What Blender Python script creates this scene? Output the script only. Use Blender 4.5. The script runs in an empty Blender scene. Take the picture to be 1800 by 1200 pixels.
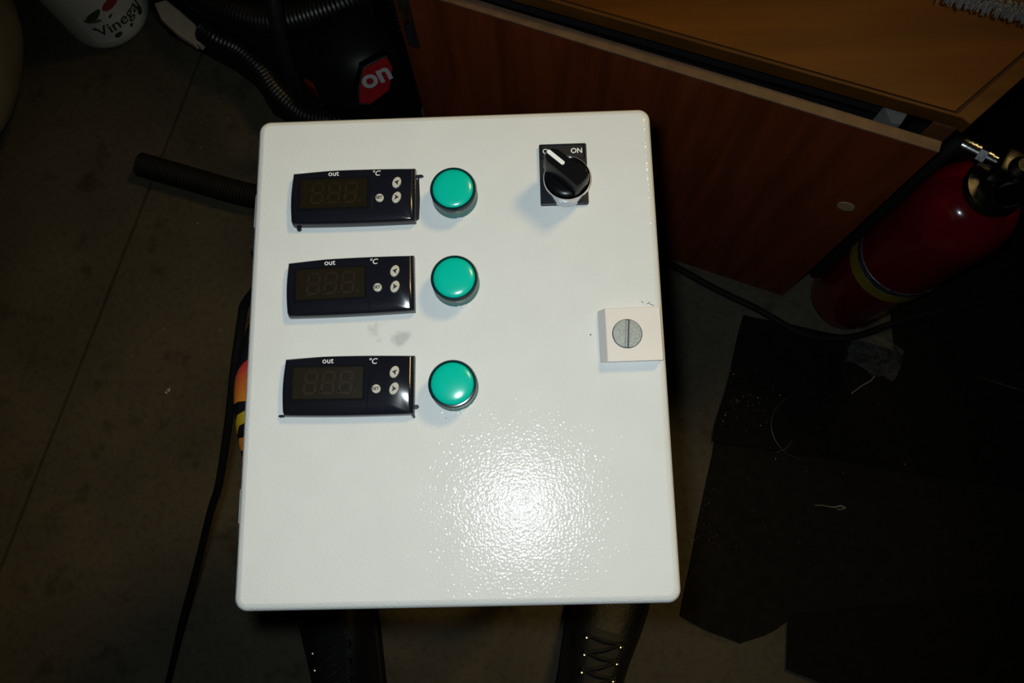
import bpy, bmesh, math, random
from mathutils import Vector, Matrix, noise
S = bpy.context.scene
COL = S.collection
R = math.radians
random.seed(7)

# ------------------------------------------------------------------ camera, world, light, exposure
cam_d = bpy.data.cameras.new('camera'); cam = bpy.data.objects.new('camera', cam_d); COL.objects.link(cam)
cam_d.sensor_width = 36.0; cam_d.lens = 28.0; cam_d.clip_start = 0.01; cam_d.clip_end = 50
rot = Matrix(((0.99959, 0.00634, 0.02791), (0.0, 0.97516, -0.22152), (-0.02862, 0.22143, 0.97476)))
cam.matrix_world = Matrix.Translation((0, 0, 1.30)) @ rot.to_4x4()
S.camera = cam
S.view_settings.view_transform = 'Standard'; S.view_settings.look = 'None'
S.view_settings.exposure = 0.0; S.view_settings.gamma = 1.0; S.view_settings.use_curve_mapping = False

W = bpy.data.worlds.new('garage_dusk'); S.world = W; W.use_nodes = True
W.node_tree.nodes['Background'].inputs[0].default_value = (0.8, 0.75, 0.9, 1)
W.node_tree.nodes['Background'].inputs[1].default_value = 0.004

def light(name, kind, loc, energy, color, aim=None, **kw):
    d = bpy.data.lights.new(name, kind); o = bpy.data.objects.new(name, d); COL.objects.link(o)
    o.location = loc; d.energy = energy; d.color = color
    for k, v in kw.items(): setattr(d, k, v)
    if aim is not None:
        o.rotation_euler = (Vector(aim) - Vector(loc)).to_track_quat('-Z', 'Y').to_euler()
    return o
# the camera's own flash, just up and left of the lens
light('camera_flash', 'SPOT', (-0.016, 0.017, 1.300), 6.6, (0.84, 0.95, 1.0), (-0.03, 0.22, 0.0),
      spot_size=R(92), spot_blend=0.65, shadow_soft_size=0.009)
# the garage's warm work lamp, clamped up at the right and turned towards the box
light('work_lamp', 'SPOT', (0.95, 1.10, 2.30), 55.0, (1.0, 0.70, 0.25), (-0.05, 0.08, 0.84),
      spot_size=R(58), spot_blend=1.0, shadow_soft_size=0.20)

# ------------------------------------------------------------------ materials
MATS = {}
def mat(name, col, rough=0.5, metal=0.0, var=0.12, vscale=30.0, bump=0.0, bscale=200.0, spec=0.5, coat=0.0,
        trans=0.0, ior=1.45, alpha=1.0, sss=0.0, detail=4.0, stretch=None, col2=None, lo=0.35, hi=0.65):
    m = bpy.data.materials.new(name); m.use_nodes = True; nt = m.node_tree; b = nt.nodes['Principled BSDF']
    b.inputs['Roughness'].default_value = rough; b.inputs['Metallic'].default_value = metal
    b.inputs['Specular IOR Level'].default_value = spec; b.inputs['Coat Weight'].default_value = coat
    b.inputs['Transmission Weight'].default_value = trans; b.inputs['IOR'].default_value = ior
    b.inputs['Alpha'].default_value = alpha
    tc = nt.nodes.new('ShaderNodeTexCoord'); mp = nt.nodes.new('ShaderNodeMapping')
    nt.links.new(tc.outputs['Object'], mp.inputs[0])
    if stretch: mp.inputs['Scale'].default_value = stretch
    n = nt.nodes.new('ShaderNodeTexNoise'); n.inputs['Scale'].default_value = vscale; n.inputs['Detail'].default_value = detail
    nt.links.new(mp.outputs[0], n.inputs['Vector'])
    r = nt.nodes.new('ShaderNodeValToRGB'); r.color_ramp.elements[0].position = lo; r.color_ramp.elements[1].position = hi
    c2 = col2 if col2 else tuple(min(1, c * (1 + var)) for c in col)
    c1 = col if col2 else tuple(c * (1 - var) for c in col)
    r.color_ramp.elements[0].color = (*c1, 1); r.color_ramp.elements[1].color = (*c2, 1)
    nt.links.new(n.outputs['Fac'], r.inputs[0]); nt.links.new(r.outputs[0], b.inputs['Base Color'])
    if bump > 0:
        n2 = nt.nodes.new('ShaderNodeTexNoise'); n2.inputs['Scale'].default_value = bscale; n2.inputs['Detail'].default_value = 1.0
        nt.links.new(tc.outputs['Object'], n2.inputs['Vector'])
        bp = nt.nodes.new('ShaderNodeBump'); bp.inputs['Strength'].default_value = 1.0; bp.inputs['Distance'].default_value = bump
        nt.links.new(n2.outputs['Fac'], bp.inputs['Height']); nt.links.new(bp.outputs[0], b.inputs['Normal'])
    MATS[name] = m
    return m

def floor_mat():
    m = mat('dirty_concrete', (0.070, 0.060, 0.041), 0.75, var=0.0, vscale=5, bump=0.0006, bscale=160, spec=0.25,
            col2=(0.106, 0.092, 0.063), lo=0.3, hi=0.7, detail=9)
    nt = m.node_tree; b = nt.nodes['Principled BSDF']; src = b.inputs['Base Color'].links[0].from_socket
    tc = [n for n in nt.nodes if n.type == 'TEX_COORD'][0]
    n = nt.nodes.new('ShaderNodeTexNoise'); n.inputs['Scale'].default_value = 90; n.inputs['Detail'].default_value = 6
    nt.links.new(tc.outputs['Object'], n.inputs['Vector'])
    r = nt.nodes.new('ShaderNodeValToRGB'); r.color_ramp.elements[0].position = 0.30; r.color_ramp.elements[1].position = 0.52
    r.color_ramp.elements[0].color = (0.78, 0.76, 0.74, 1); r.color_ramp.elements[1].color = (1, 1, 1, 1)
    mx = nt.nodes.new('ShaderNodeMix'); mx.data_type = 'RGBA'; mx.blend_type = 'MULTIPLY'; mx.inputs[0].default_value = 1.0
    nt.links.new(n.outputs['Fac'], r.inputs[0]); nt.links.new(src, mx.inputs[6]); nt.links.new(r.outputs[0], mx.inputs[7])
    # sparse oily stains
    n3 = nt.nodes.new('ShaderNodeTexNoise'); n3.inputs['Scale'].default_value = 16; n3.inputs['Detail'].default_value = 3
    nt.links.new(tc.outputs['Object'], n3.inputs['Vector'])
    r3 = nt.nodes.new('ShaderNodeValToRGB'); r3.color_ramp.elements[0].position = 0.30; r3.color_ramp.elements[1].position = 0.40
    r3.color_ramp.elements[0].color = (0.66, 0.63, 0.60, 1); r3.color_ramp.elements[1].color = (1, 1, 1, 1)
    m2 = nt.nodes.new('ShaderNodeMix'); m2.data_type = 'RGBA'; m2.blend_type = 'MULTIPLY'; m2.inputs[0].default_value = 1.0
    nt.links.new(n3.outputs['Fac'], r3.inputs[0]); nt.links.new(mx.outputs[2], m2.inputs[6]); nt.links.new(r3.outputs[0], m2.inputs[7])
    nt.links.new(m2.outputs[2], b.inputs['Base Color'])
    return m
floor_mat()
mat('garage_wall', (0.10, 0.09, 0.08), 0.9, spec=0.1)
mat('joint_dirt', (0.02, 0.017, 0.012), 0.95, spec=0.1)

def panel_mat():
    m = mat('white_powder_coat', (0.70, 0.715, 0.70), 0.09, var=0.015, vscale=40, bump=0.00018, bscale=620, spec=0.5)
    nt = m.node_tree; b = nt.nodes['Principled BSDF']; src = b.inputs['Base Color'].links[0].from_socket
    tc = [n for n in nt.nodes if n.type == 'TEX_COORD'][0]
    # two grey finger smudges with a shape of their own, under the middle display
    for (cx, cy, rad) in ((-0.0475, 0.0095, 0.009), (-0.033, 0.004, 0.008)):
        d = nt.nodes.new('ShaderNodeVectorMath'); d.operation = 'DISTANCE'; d.inputs[1].default_value = (cx, cy, 0.15)
        nt.links.new(tc.outputs['Object'], d.inputs[0])
        n = nt.nodes.new('ShaderNodeTexNoise'); n.inputs['Scale'].default_value = 130; n.inputs['Detail'].default_value = 3
        nt.links.new(tc.outputs['Object'], n.inputs['Vector'])
        a = nt.nodes.new('ShaderNodeMath'); a.operation = 'MULTIPLY_ADD'; a.inputs[1].default_value = 1.0 / rad; a.inputs[2].default_value = 0.0
        nt.links.new(d.outputs['Value'], a.inputs[0])
        s = nt.nodes.new('ShaderNodeMath'); s.operation = 'SUBTRACT'; nt.links.new(n.outputs['Fac'], s.inputs[0])
        h = nt.nodes.new('ShaderNodeMath'); h.operation = 'MULTIPLY'; h.inputs[1].default_value = 0.55
        nt.links.new(a.outputs[0], h.inputs[0]); nt.links.new(h.outputs[0], s.inputs[1])
        r = nt.nodes.new('ShaderNodeValToRGB'); r.color_ramp.elements[0].position = 0.12; r.color_ramp.elements[1].position = 0.42
        r.color_ramp.elements[0].color = (1, 1, 1, 1); r.color_ramp.elements[1].color = (0.74, 0.73, 0.75, 1)
        nt.links.new(s.outputs[0], r.inputs[0])
        mx = nt.nodes.new('ShaderNodeMix'); mx.data_type = 'RGBA'; mx.blend_type = 'MULTIPLY'; mx.inputs[0].default_value = 1.0
        nt.links.new(src, mx.inputs[6]); nt.links.new(r.outputs[0], mx.inputs[7]); src = mx.outputs[2]
    nt.links.new(src, b.inputs['Base Color'])
panel_mat()
mat('enclosure_body_white', (0.68, 0.70, 0.64), 0.25, var=0.02, bump=0.00003, bscale=620)
mat('white_plastic', (0.72, 0.67, 0.62), 0.45, var=0.02)
mat('zinc_screw', (0.33, 0.36, 0.35), 0.42, 0.6, var=0.15, vscale=900)
mat('slot_dark', (0.05, 0.06, 0.07), 0.5)
mat('black_gloss', (0.008, 0.009, 0.014), 0.16, spec=0.55, var=0.1)
mat('knob_black', (0.005, 0.005, 0.006), 0.25, spec=0.16)
mat('black_satin', (0.012, 0.013, 0.018), 0.38, spec=0.5)
mat('window_shade_black', (0.004, 0.004, 0.005), 0.7, spec=0.08)
mat('display_window', (0.0105, 0.0078, 0.0030), 0.35, spec=0.3, var=0.15, vscale=600)
mat('display_segment', (0.0165, 0.0105, 0.0042), 0.4, spec=0.3)
mat('key_ivory', (0.52, 0.50, 0.42), 0.3, var=0.03)
mat('print_white', (0.80, 0.82, 0.80), 0.5, var=0.02)
mat('print_black', (0.012, 0.012, 0.015), 0.5)
mat('green_lens', (0.0015, 0.50, 0.37), 0.20, spec=0.5, var=0.05)
mat('green_rim', (0.0015, 0.022, 0.026), 0.2, spec=0.5)
mat('green_collar', (0.06, 0.17, 0.16), 0.12, spec=0.6)
mat('chrome', (0.62, 0.62, 0.64), 0.04, 1.0, var=0.04)
mat('brushed_steel', (0.17, 0.17, 0.17), 0.22, 1.0, var=0.2, vscale=200)
mat('dull_metal', (0.08, 0.075, 0.065), 0.35, 1.0, var=0.4, vscale=120)
mat('black_vinyl', (0.010, 0.009, 0.010), 0.55, bump=0.0002, bscale=500, spec=0.3)
mat('black_rubber', (0.010, 0.009, 0.008), 0.65, bump=0.0003, bscale=300, spec=0.2)
mat('mat_rubber', (0.0085, 0.0075, 0.006), 0.9, bump=0.0008, bscale=350, spec=0.1, var=0.15, vscale=60)
mat('mat_worn', (0.0125, 0.011, 0.009), 0.9, bump=0.0008, bscale=350, spec=0.1, var=0.15, vscale=60)
mat('hose_black', (0.009, 0.008, 0.008), 0.36, spec=0.5, var=0.2)
mat('vacuum_black', (0.006, 0.006, 0.007), 0.45, spec=0.35)
mat('vacuum_grey', (0.011, 0.011, 0.015), 0.5, spec=0.3)
mat('badge_red', (0.34, 0.006, 0.010), 0.6, spec=0.1)
mat('catch_red', (0.22, 0.02, 0.012), 0.5)
mat('badge_grey', (0.42, 0.43, 0.43), 0.5)
mat('cream_strip', (0.58, 0.47, 0.31), 0.7, var=0.08, vscale=60)
mat('jug_plastic', (0.62, 0.62, 0.48), 0.4, var=0.05, vscale=12)
mat('label_paper', (0.70, 0.68, 0.60), 0.55, var=0.04)
mat('label_green', (0.035, 0.07, 0.03), 0.55)
mat('label_olive', (0.14, 0.15, 0.05), 0.55, var=0.3, vscale=60)
mat('label_red', (0.38, 0.04, 0.04), 0.55)
mat('label_orange', (0.42, 0.19, 0.07), 0.55)
mat('sack_cloth', (0.24, 0.21, 0.15), 0.9, bump=0.0008, bscale=400, spec=0.1, var=0.15, vscale=9)
mat('wood_top', (0.078, 0.025, 0.0025), 0.46, vscale=3.5, col2=(0.135, 0.046, 0.005), stretch=(1.0, 9.0, 1.0), detail=6, lo=0.3, hi=0.7, spec=0.12)
mat('wood_band', (0.090, 0.034, 0.005), 0.45, vscale=6, var=0.2, stretch=(1, 6, 6), spec=0.12)
mat('wood_groove', (0.03, 0.012, 0.004), 0.8)
mat('wood_door', (0.125, 0.025, 0.007), 0.48, vscale=4, col2=(0.20, 0.042, 0.011), stretch=(14.0, 1.0, 1.2), detail=6, spec=0.25)
mat('wood_raw_edge', (0.125, 0.072, 0.042), 0.6, var=0.2, vscale=60)
mat('wood_side', (0.11, 0.042, 0.015), 0.5, vscale=5, var=0.2, stretch=(1, 1, .2))
mat('cabinet_inside', (0.012, 0.011, 0.014), 0.8)
mat('brass', (0.45, 0.33, 0.13), 0.3, 1.0)
mat('card_grey', (0.22, 0.22, 0.20), 0.7)
mat('oval_plug', (0.36, 0.24, 0.14), 0.6)
mat('towel_white', (0.36, 0.36, 0.36), 0.95, spec=0.1)
mat('extinguisher_red', (0.13, 0.003, 0.006), 0.16, spec=0.5, var=0.12, vscale=25, coat=0.3)
mat('label_yellow', (0.22, 0.165, 0.012), 0.5, var=0.15)
mat('label_silver', (0.10, 0.10, 0.13), 0.35, 0.3, var=0.6, vscale=140)
mat('leather_black', (0.009, 0.009, 0.009), 0.50, bump=0.0006, bscale=180, spec=0.4)
mat('lace_black', (0.010, 0.009, 0.008), 0.7)
mat('eyelet', (0.62, 0.56, 0.42), 0.18, 1.0)
mat('lint', (0.22, 0.20, 0.15), 0.9)
mat('crumb', (0.42, 0.39, 0.32), 0.8, var=0.3, vscale=300)
mat('wire_dark', (0.05, 0.055, 0.06), 0.3, 0.6)
mat('print_yellow', (0.62, 0.40, 0.015), 0.55)
mat('print_orange', (0.75, 0.22, 0.02), 0.55)

def gradient_print():
    # printed red-to-orange fade on the stool seat (runs along the seat's own y axis)
    m = mat('print_fade', (1, 1, 1), 0.55); nt = m.node_tree; b = nt.nodes['Principled BSDF']
    tc = nt.nodes.new('ShaderNodeTexCoord'); sp = nt.nodes.new('ShaderNodeSeparateXYZ'); nt.links.new(tc.outputs['Object'], sp.inputs[0])
    mr = nt.nodes.new('ShaderNodeMapRange'); mr.inputs[1].default_value = -0.016; mr.inputs[2].default_value = 0.014
    nt.links.new(sp.outputs[1], mr.inputs[0])
    r = nt.nodes.new('ShaderNodeValToRGB'); r.color_ramp.elements[0].color = (0.80, 0.26, 0.015, 1); r.color_ramp.elements[1].color = (0.66, 0.025, 0.03, 1)
    nt.links.new(mr.outputs[0], r.inputs[0]); nt.links.new(r.outputs[0], b.inputs['Base Color'])
gradient_print()

def plastic_film():
    m = mat('clear_film', (0.75, 0.72, 0.75), 0.12, alpha=0.05, spec=0.6); return m
plastic_film()

# ------------------------------------------------------------------ mesh helpers
def link(name, bm, material, parent=None, smooth=False, loc=None, rotz=0.0, autos=None):
    me = bpy.data.meshes.new(name)
    bmesh.ops.recalc_face_normals(bm, faces=bm.faces)
    if smooth:
        for f in bm.faces: f.smooth = len(f.verts) <= 4
        ang = R(autos if autos else 40)
        for e in bm.edges:
            if len(e.link_faces) == 2 and e.calc_face_angle(0) > ang: e.smooth = False
    bm.to_mesh(me); bm.free()
    me.materials.append(MATS[material])
    o = bpy.data.objects.new(name, me); COL.objects.link(o)
    if parent: o.parent = parent
    if loc is not None: o.location = loc
    o.rotation_euler.z = rotz
    return o
def empty(name, loc, rotz=0.0):
    o = bpy.data.objects.new(name, None); COL.objects.link(o); o.location = loc; o.rotation_euler = (0, 0, rotz)
    o.empty_display_size = 0.05
    return o
def tag(o, label, cat, group=None, kind=None):
    if label: o['label'] = label
    if cat: o['category'] = cat
    if group: o['group'] = group
    if kind: o['kind'] = kind
    return o
def structure(o): o['kind'] = 'structure'; return o

def add_box(bm, c, s, rotz=0.0, bevel=0.0, segs=2, mtx=None):
    t = bmesh.new()
    bmesh.ops.create_cube(t, size=1.0)
    for v in t.verts: v.co = Vector((v.co.x * s[0], v.co.y * s[1], v.co.z * s[2]))
    if bevel > 0: bmesh.ops.bevel(t, geom=list(t.edges), offset=bevel, segments=segs, profile=0.5, affect='EDGES')
    M = Matrix.Translation(c) @ Matrix.Rotation(rotz, 4, 'Z')
    if mtx is not None: M = mtx @ M
    t.transform(M); merge(bm, t)
def merge(bm, t):
    me = bpy.data.meshes.new('tmp'); t.to_mesh(me); t.free(); bm.from_mesh(me); bpy.data.meshes.remove(me)
def add_lathe(bm, prof, c=(0, 0, 0), segs=40, mtx=None):
    """prof: list of (radius, z) from bottom to top; r=0 ends close."""
    t = bmesh.new(); rings = []
    for (r, z) in prof:
        if r < 1e-7: rings.append([t.verts.new((0, 0, z))])
        else: rings.append([t.verts.new((r * math.cos(2 * math.pi * i / segs), r * math.sin(2 * math.pi * i / segs), z)) for i in range(segs)])
    for a, b in zip(rings[:-1], rings[1:]):
        for i in range(segs):
            j = (i + 1) % segs
            if len(a) == 1 and len(b) == 1: continue
            if len(a) == 1: t.faces.new((a[0], b[i], b[j]))
            elif len(b) == 1: t.faces.new((a[i], a[j], b[0]))
            else: t.faces.new((a[i], a[j], b[j], b[i]))
    M = Matrix.Translation(c)
    if mtx is not None: M = mtx @ M
    t.transform(M); merge(bm, t)
def spline(pts, step):
    """Catmull-Rom resample at about equal steps"""
    P = [Vector(p) for p in pts]; P = [P[0] * 2 - P[1]] + P + [P[-1] * 2 - P[-2]]
    out = []
    for i in range(1, len(P) - 2):
        a, b, c, d = P[i - 1:i + 3]; n = max(2, int((c - b).length / step))
        for k in range(n):
            t = k / n
            out.append(0.5 * ((2 * b) + (c - a) * t + (2 * a - 5 * b + 4 * c - d) * t * t + (3 * b - a - 3 * c + d) * t ** 3))
    out.append(P[-2])
    return out
def add_tube(bm, pts, rad, segs=10, cap=True):
    """pts: Vectors; rad: float or list"""
    P = [Vector(p) for p in pts]; n = len(P)
    rr = rad if isinstance(rad, (list, tuple)) else [rad] * n
    up = None; rings = []
    for i in range(n):
        d = (P[min(i + 1, n - 1)] - P[max(i - 1, 0)]).normalized()
        if up is None:
            up = d.orthogonal().normalized()
        up = (up - d * up.dot(d)).normalized(); s = d.cross(up)
        rings.append([bm.verts.new(P[i] + (up * math.cos(2 * math.pi * k / segs) + s * math.sin(2 * math.pi * k / segs)) * rr[i]) for k in range(segs)])
    for a, b in zip(rings[:-1], rings[1:]):
        for k in range(segs):
            bm.faces.new((a[k], a[(k + 1) % segs], b[(k + 1) % segs], b[k]))
    if cap:
        bm.faces.new(list(reversed(rings[0]))); bm.faces.new(rings[-1])
def ribbed(bm, pts, r, pitch, depth, segs=18):
    """corrugated hose: four rings per rib"""
    c = spline(pts, pitch / 4); rr = []
    for i in range(len(c)): rr.append(r - (depth if i % 4 in (2, 3) else 0.0))
    add_tube(bm, c, rr, segs)
def add_prism(bm, poly, z0, z1, mtx=None, bevel=0.0):
    t = bmesh.new()
    lo = [t.verts.new((x, y, z0)) for x, y in poly]; hi = [t.verts.new((x, y, z1)) for x, y in poly]
    n = len(poly)
    t.faces.new(list(reversed(lo))); t.faces.new(hi)
    for i in range(n): t.faces.new((lo[i], lo[(i + 1) % n], hi[(i + 1) % n], hi[i]))
    bmesh.ops.recalc_face_normals(t, faces=t.faces)
    if bevel > 0:
        zt = max(z0, z1)
        ed = [e for e in t.edges if all(abs(v.co.z - zt) < 1e-7 for v in e.verts)]
        bmesh.ops.bevel(t, geom=ed, offset=bevel, segments=3, profile=0.5, affect='EDGES')
    if mtx is not None: t.transform(mtx)
    merge(bm, t)
def rrect(w, h, r, n=6, cx=0.0, cy=0.0):
    out = []
    for (sx, sy, a0) in ((1, 1, 0), (-1, 1, 90), (-1, -1, 180), (1, -1, 270)):
        for k in range(n + 1):
            a = R(a0 + 90 * k / n)
            out.append((cx + sx * (w / 2 - r) + r * math.cos(a), cy + sy * (h / 2 - r) + r * math.sin(a)))
    return out
def ellipse(w, h, rot=0.0, n=24, cx=0.0, cy=0.0):
    out = []
    for k in range(n):
        a = 2 * math.pi * k / n; x, y = w / 2 * math.cos(a), h / 2 * math.sin(a)
        out.append((cx + x * math.cos(rot) - y * math.sin(rot), cy + x * math.sin(rot) + y * math.cos(rot)))
    return out
def text_bm(body, size, extrude=0.0001, shear=0.0, align='CENTER', bold=0.0):
    c = bpy.data.curves.new('lettering', 'FONT'); c.body = body; c.size = size; c.extrude = extrude; c.align_x = align; c.align_y = 'CENTER'
    c.shear = shear; c.offset = bold; c.resolution_u = 4
    o = bpy.data.objects.new('lettering', c); COL.objects.link(o)
    dg = bpy.context.evaluated_depsgraph_get(); me = bpy.data.meshes.new_from_object(o.evaluated_get(dg))
    bm = bmesh.new(); bm.from_mesh(me); bpy.data.meshes.remove(me)
    bpy.data.objects.remove(o); bpy.data.curves.remove(c)
    bmesh.ops.remove_doubles(bm, verts=bm.verts, dist=1e-7)
    return bm
def lettering(body, size, material, parent, loc, rotz=0.0, **kw):
    bm = text_bm(body, size, **kw); return link('lettering', bm, material, parent, loc=loc, rotz=rotz)
def shift(bm, root):
    bmesh.ops.translate(bm, verts=bm.verts, vec=-Vector(root.location)); return bm

# ------------------------------------------------------------------ floor
# saw-cut joint runs along J0->J1; slabs on either side are pieces of the floor
J0 = Vector((-0.6101, 0.8433)); J1 = Vector((-0.8572, -0.0728)); jd = (J0 - J1).normalized(); jn = Vector((jd.y, -jd.x))
bm = bmesh.new(); add_box(bm, (0, 0, -0.035), (8.0, 8.0, 0.03))
fl = structure(link('floor', bm, 'joint_dirt')); fl['label'] = 'dirty brown concrete garage floor with a saw-cut joint'
def slab(side):
    b = bmesh.new(); g = 0.0026; A = J0 + jd * 2.6; B = J0 - jd * 3.6
    # uneven worn joint edge
    n = 90; edge = []
    for i in range(n + 1):
        p = A.lerp(B, i / n); w = g + 0.0016 * noise.noise(Vector((i * 0.7, side * 9.1, 0)))
        edge.append(p + jn * side * w)
    out = [A + jn * side * 3.2, B + jn * side * 3.2]
    poly = [(p.x, p.y) for p in edge] + [(out[1].x, out[1].y), (out[0].x, out[0].y)]
    if side < 0: poly.reverse()
    add_prism(b, poly, -0.02, 0.0)
    return link('concrete_slab', b, 'dirty_concrete', fl)
slab(1); slab(-1)

# the garage's outer walls and ceiling, well outside the frame
for nm, c, sz in (('wall_back', (0, 4.03, 1.3), (8.0, 0.06, 2.74)), ('wall_front', (0, -4.03, 1.3), (8.0, 0.06, 2.74)), ('wall_left', (-4.03, 0, 1.3), (0.06, 8.0, 2.74)), ('wall_right', (4.03, 0, 1.3), (0.06, 8.0, 2.74)), ('ceiling', (0, 0, 2.72), (8.0, 8.0, 0.06))):
    b = bmesh.new(); add_box(b, c, sz); structure(link(nm, b, 'garage_wall'))

# ------------------------------------------------------------------ stool that carries the enclosure
ST = (-0.0745, 0.108, 0.0)
stool = tag(empty('shop_stool', ST), 'round black padded shop stool with orange and yellow print under the white enclosure', 'stool')
SR = 0.166; SZ = 0.6875
def seat_z(r):
    t = max(0.0, (r - (SR - 0.014)) / 0.014); t = min(1.0, t)
    return SZ - 0.014 + 0.014 * math.sqrt(max(0.0, 1 - t * t))
bm = bmesh.new()
prof = [(0, 0.632), (SR - 0.012, 0.632), (SR - 0.004, 0.636), (SR, 0.645), (SR, SZ - 0.014)]
prof += [(SR - 0.014 + 0.014 * math.cos(R(a)), SZ - 0.014 + 0.014 * math.sin(R(a))) for a in (15, 30, 45, 60, 75, 90)] + [(0.08, SZ), (0, SZ)]
add_lathe(bm, prof, segs=72); link('seat', bm, 'black_vinyl', stool, True)
bm = bmesh.new(); add_lathe(bm, [(0, 0.612), (SR - 0.02, 0.612), (SR - 0.02, 0.632), (0, 0.632)], segs=60); link('seat_pan', bm, 'black_satin', stool, True)
def seat_patch(name, poly, material):
    b = bmesh.new(); f = b.faces.new([b.verts.new((x - ST[0], y - ST[1], 0)) for x, y in poly])
    bmesh.ops.triangulate(b, faces=[f])
    for _ in range(3): bmesh.ops.subdivide_edges(b, edges=list(b.edges), cuts=1, use_grid_fill=True)
    for v in b.verts:
        r = math.hypot(v.co.x, v.co.y)
        if r > SR - 0.0006: v.co.x *= (SR - 0.0006) / r; v.co.y *= (SR - 0.0006) / r; r = SR - 0.0006
        v.co.z = seat_z(r) + 0.0007
    return link(name, b, material, stool, True)
seat_patch('seat_print', [(-0.200, 0.132), (-0.224, 0.128), (-0.2306, 0.1228), (-0.2345, 0.1185), (-0.2385, 0.1110), (-0.2395, 0.1000), (-0.2395, 0.0905), (-0.232, 0.0925), (-0.200, 0.0935)], 'print_fade')['label'] = 'red to orange printed shape'
seat_patch('seat_print', [(-0.195, 0.0855), (-0.226, 0.0850), (-0.2329, 0.0819), (-0.2355, 0.0752), (-0.2355, 0.0694), (-0.2330, 0.0670), (-0.2305, 0.0735), (-0.222, 0.0770), (-0.195, 0.0775)], 'print_yellow')['label'] = 'yellow printed curve'
seat_patch('seat_print', [(-0.205, 0.0660), (-0.2310, 0.0640), (-0.2316, 0.0574), (-0.2292, 0.0545), (-0.205, 0.0530)], 'print_orange')['label'] = 'orange printed tail'
for k in range(4):
    a = R(45 + 90 * k); b = bmesh.new()
    c0 = Vector((0.125 * math.cos(a), 0.125 * math.sin(a), 0.614)); c1 = Vector((0.175 * math.cos(a), 0.175 * math.sin(a), 0.012))
    add_tube(b, [c0, c0.lerp(c1, 0.5), c1], 0.0115, 14); leg = link('leg', b, 'black_satin', stool, True)
    b = bmesh.new(); add_lathe(b, [(0, 0), (0.015, 0), (0.015, 0.022), (0.0118, 0.03), (0, 0.03)], (c1.x, c1.y, 0), 18); link('rubber_foot', b, 'black_rubber', leg, True)
b = bmesh.new(); q = 0.165
add_tube(b, [(q * math.cos(R(t)), q * math.sin(R(t)), 0.20) for t in range(0, 361, 8)], 0.008, 10, False); link('foot_ring', b, 'black_satin', stool, True)

# ------------------------------------------------------------------ white control enclosure (250 x 300 x 150)
EN = empty('control_enclosure', (-0.0476, 0.1040, 0.688), R(1.26))
tag(EN, 'white powder-coated control enclosure with three black temperature displays and green pilot lights', 'control box')
FZ = 0.150
bm = bmesh.new(); add_prism(bm, rrect(0.238, 0.288, 0.006), 0.0, 0.128); link('body', bm, 'enclosure_body_white', EN, True)
bm = bmesh.new(); add_prism(bm, rrect(0.234, 0.284, 0.006), 0.128, 0.131); link('gasket', bm, 'black_rubber', EN, True)
bm = bmesh.new()
t = bmesh.new(); pl = rrect(0.2505, 0.3005, 0.0075, 8)
add_prism(t, pl, 0.131, FZ, bevel=0.0045); merge(bm, t)
DOOR = link('door_panel', bm, 'white_powder_coat', EN, True, autos=60)
for y0, y1 in ((0.0805, 0.1025), (-0.1020, -0.0820)):
    b = bmesh.new(); m = Matrix.Rotation(R(-90), 4, 'X')
    add_lathe(b, [(0, 0), (0.0024, 0), (0.0028, 0.0006), (0.0028, y1 - y0 - 0.0006), (0.0024, y1 - y0), (0, y1 - y0)], segs=16,
              mtx=Matrix.Translation((-0.1250, y0, FZ - 0.0095)) @ m)
    add_box(b, (-0.1240, (y0 + y1) / 2, FZ - 0.0105), (0.003, y1 - y0, 0.003))
    link('hinge', b, 'enclosure_body_white', EN, True)
b = bmesh.new(); m = Matrix.Translation((-0.119, 0.079, 0.108)) @ Matrix.Rotation(R(-90), 4, 'Y')
add_lathe(b, [(0, 0), (0.013, 0), (0.013, 0.005), (0.0105, 0.006), (0.0105, 0.010), (0.0110, 0.0105), (0.0110, 0.0135), (0.007, 0.0155), (0, 0.0155)], segs=8, mtx=m)
GL = link('cable_gland', b, 'black_satin', EN, True, autos=25)

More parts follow.
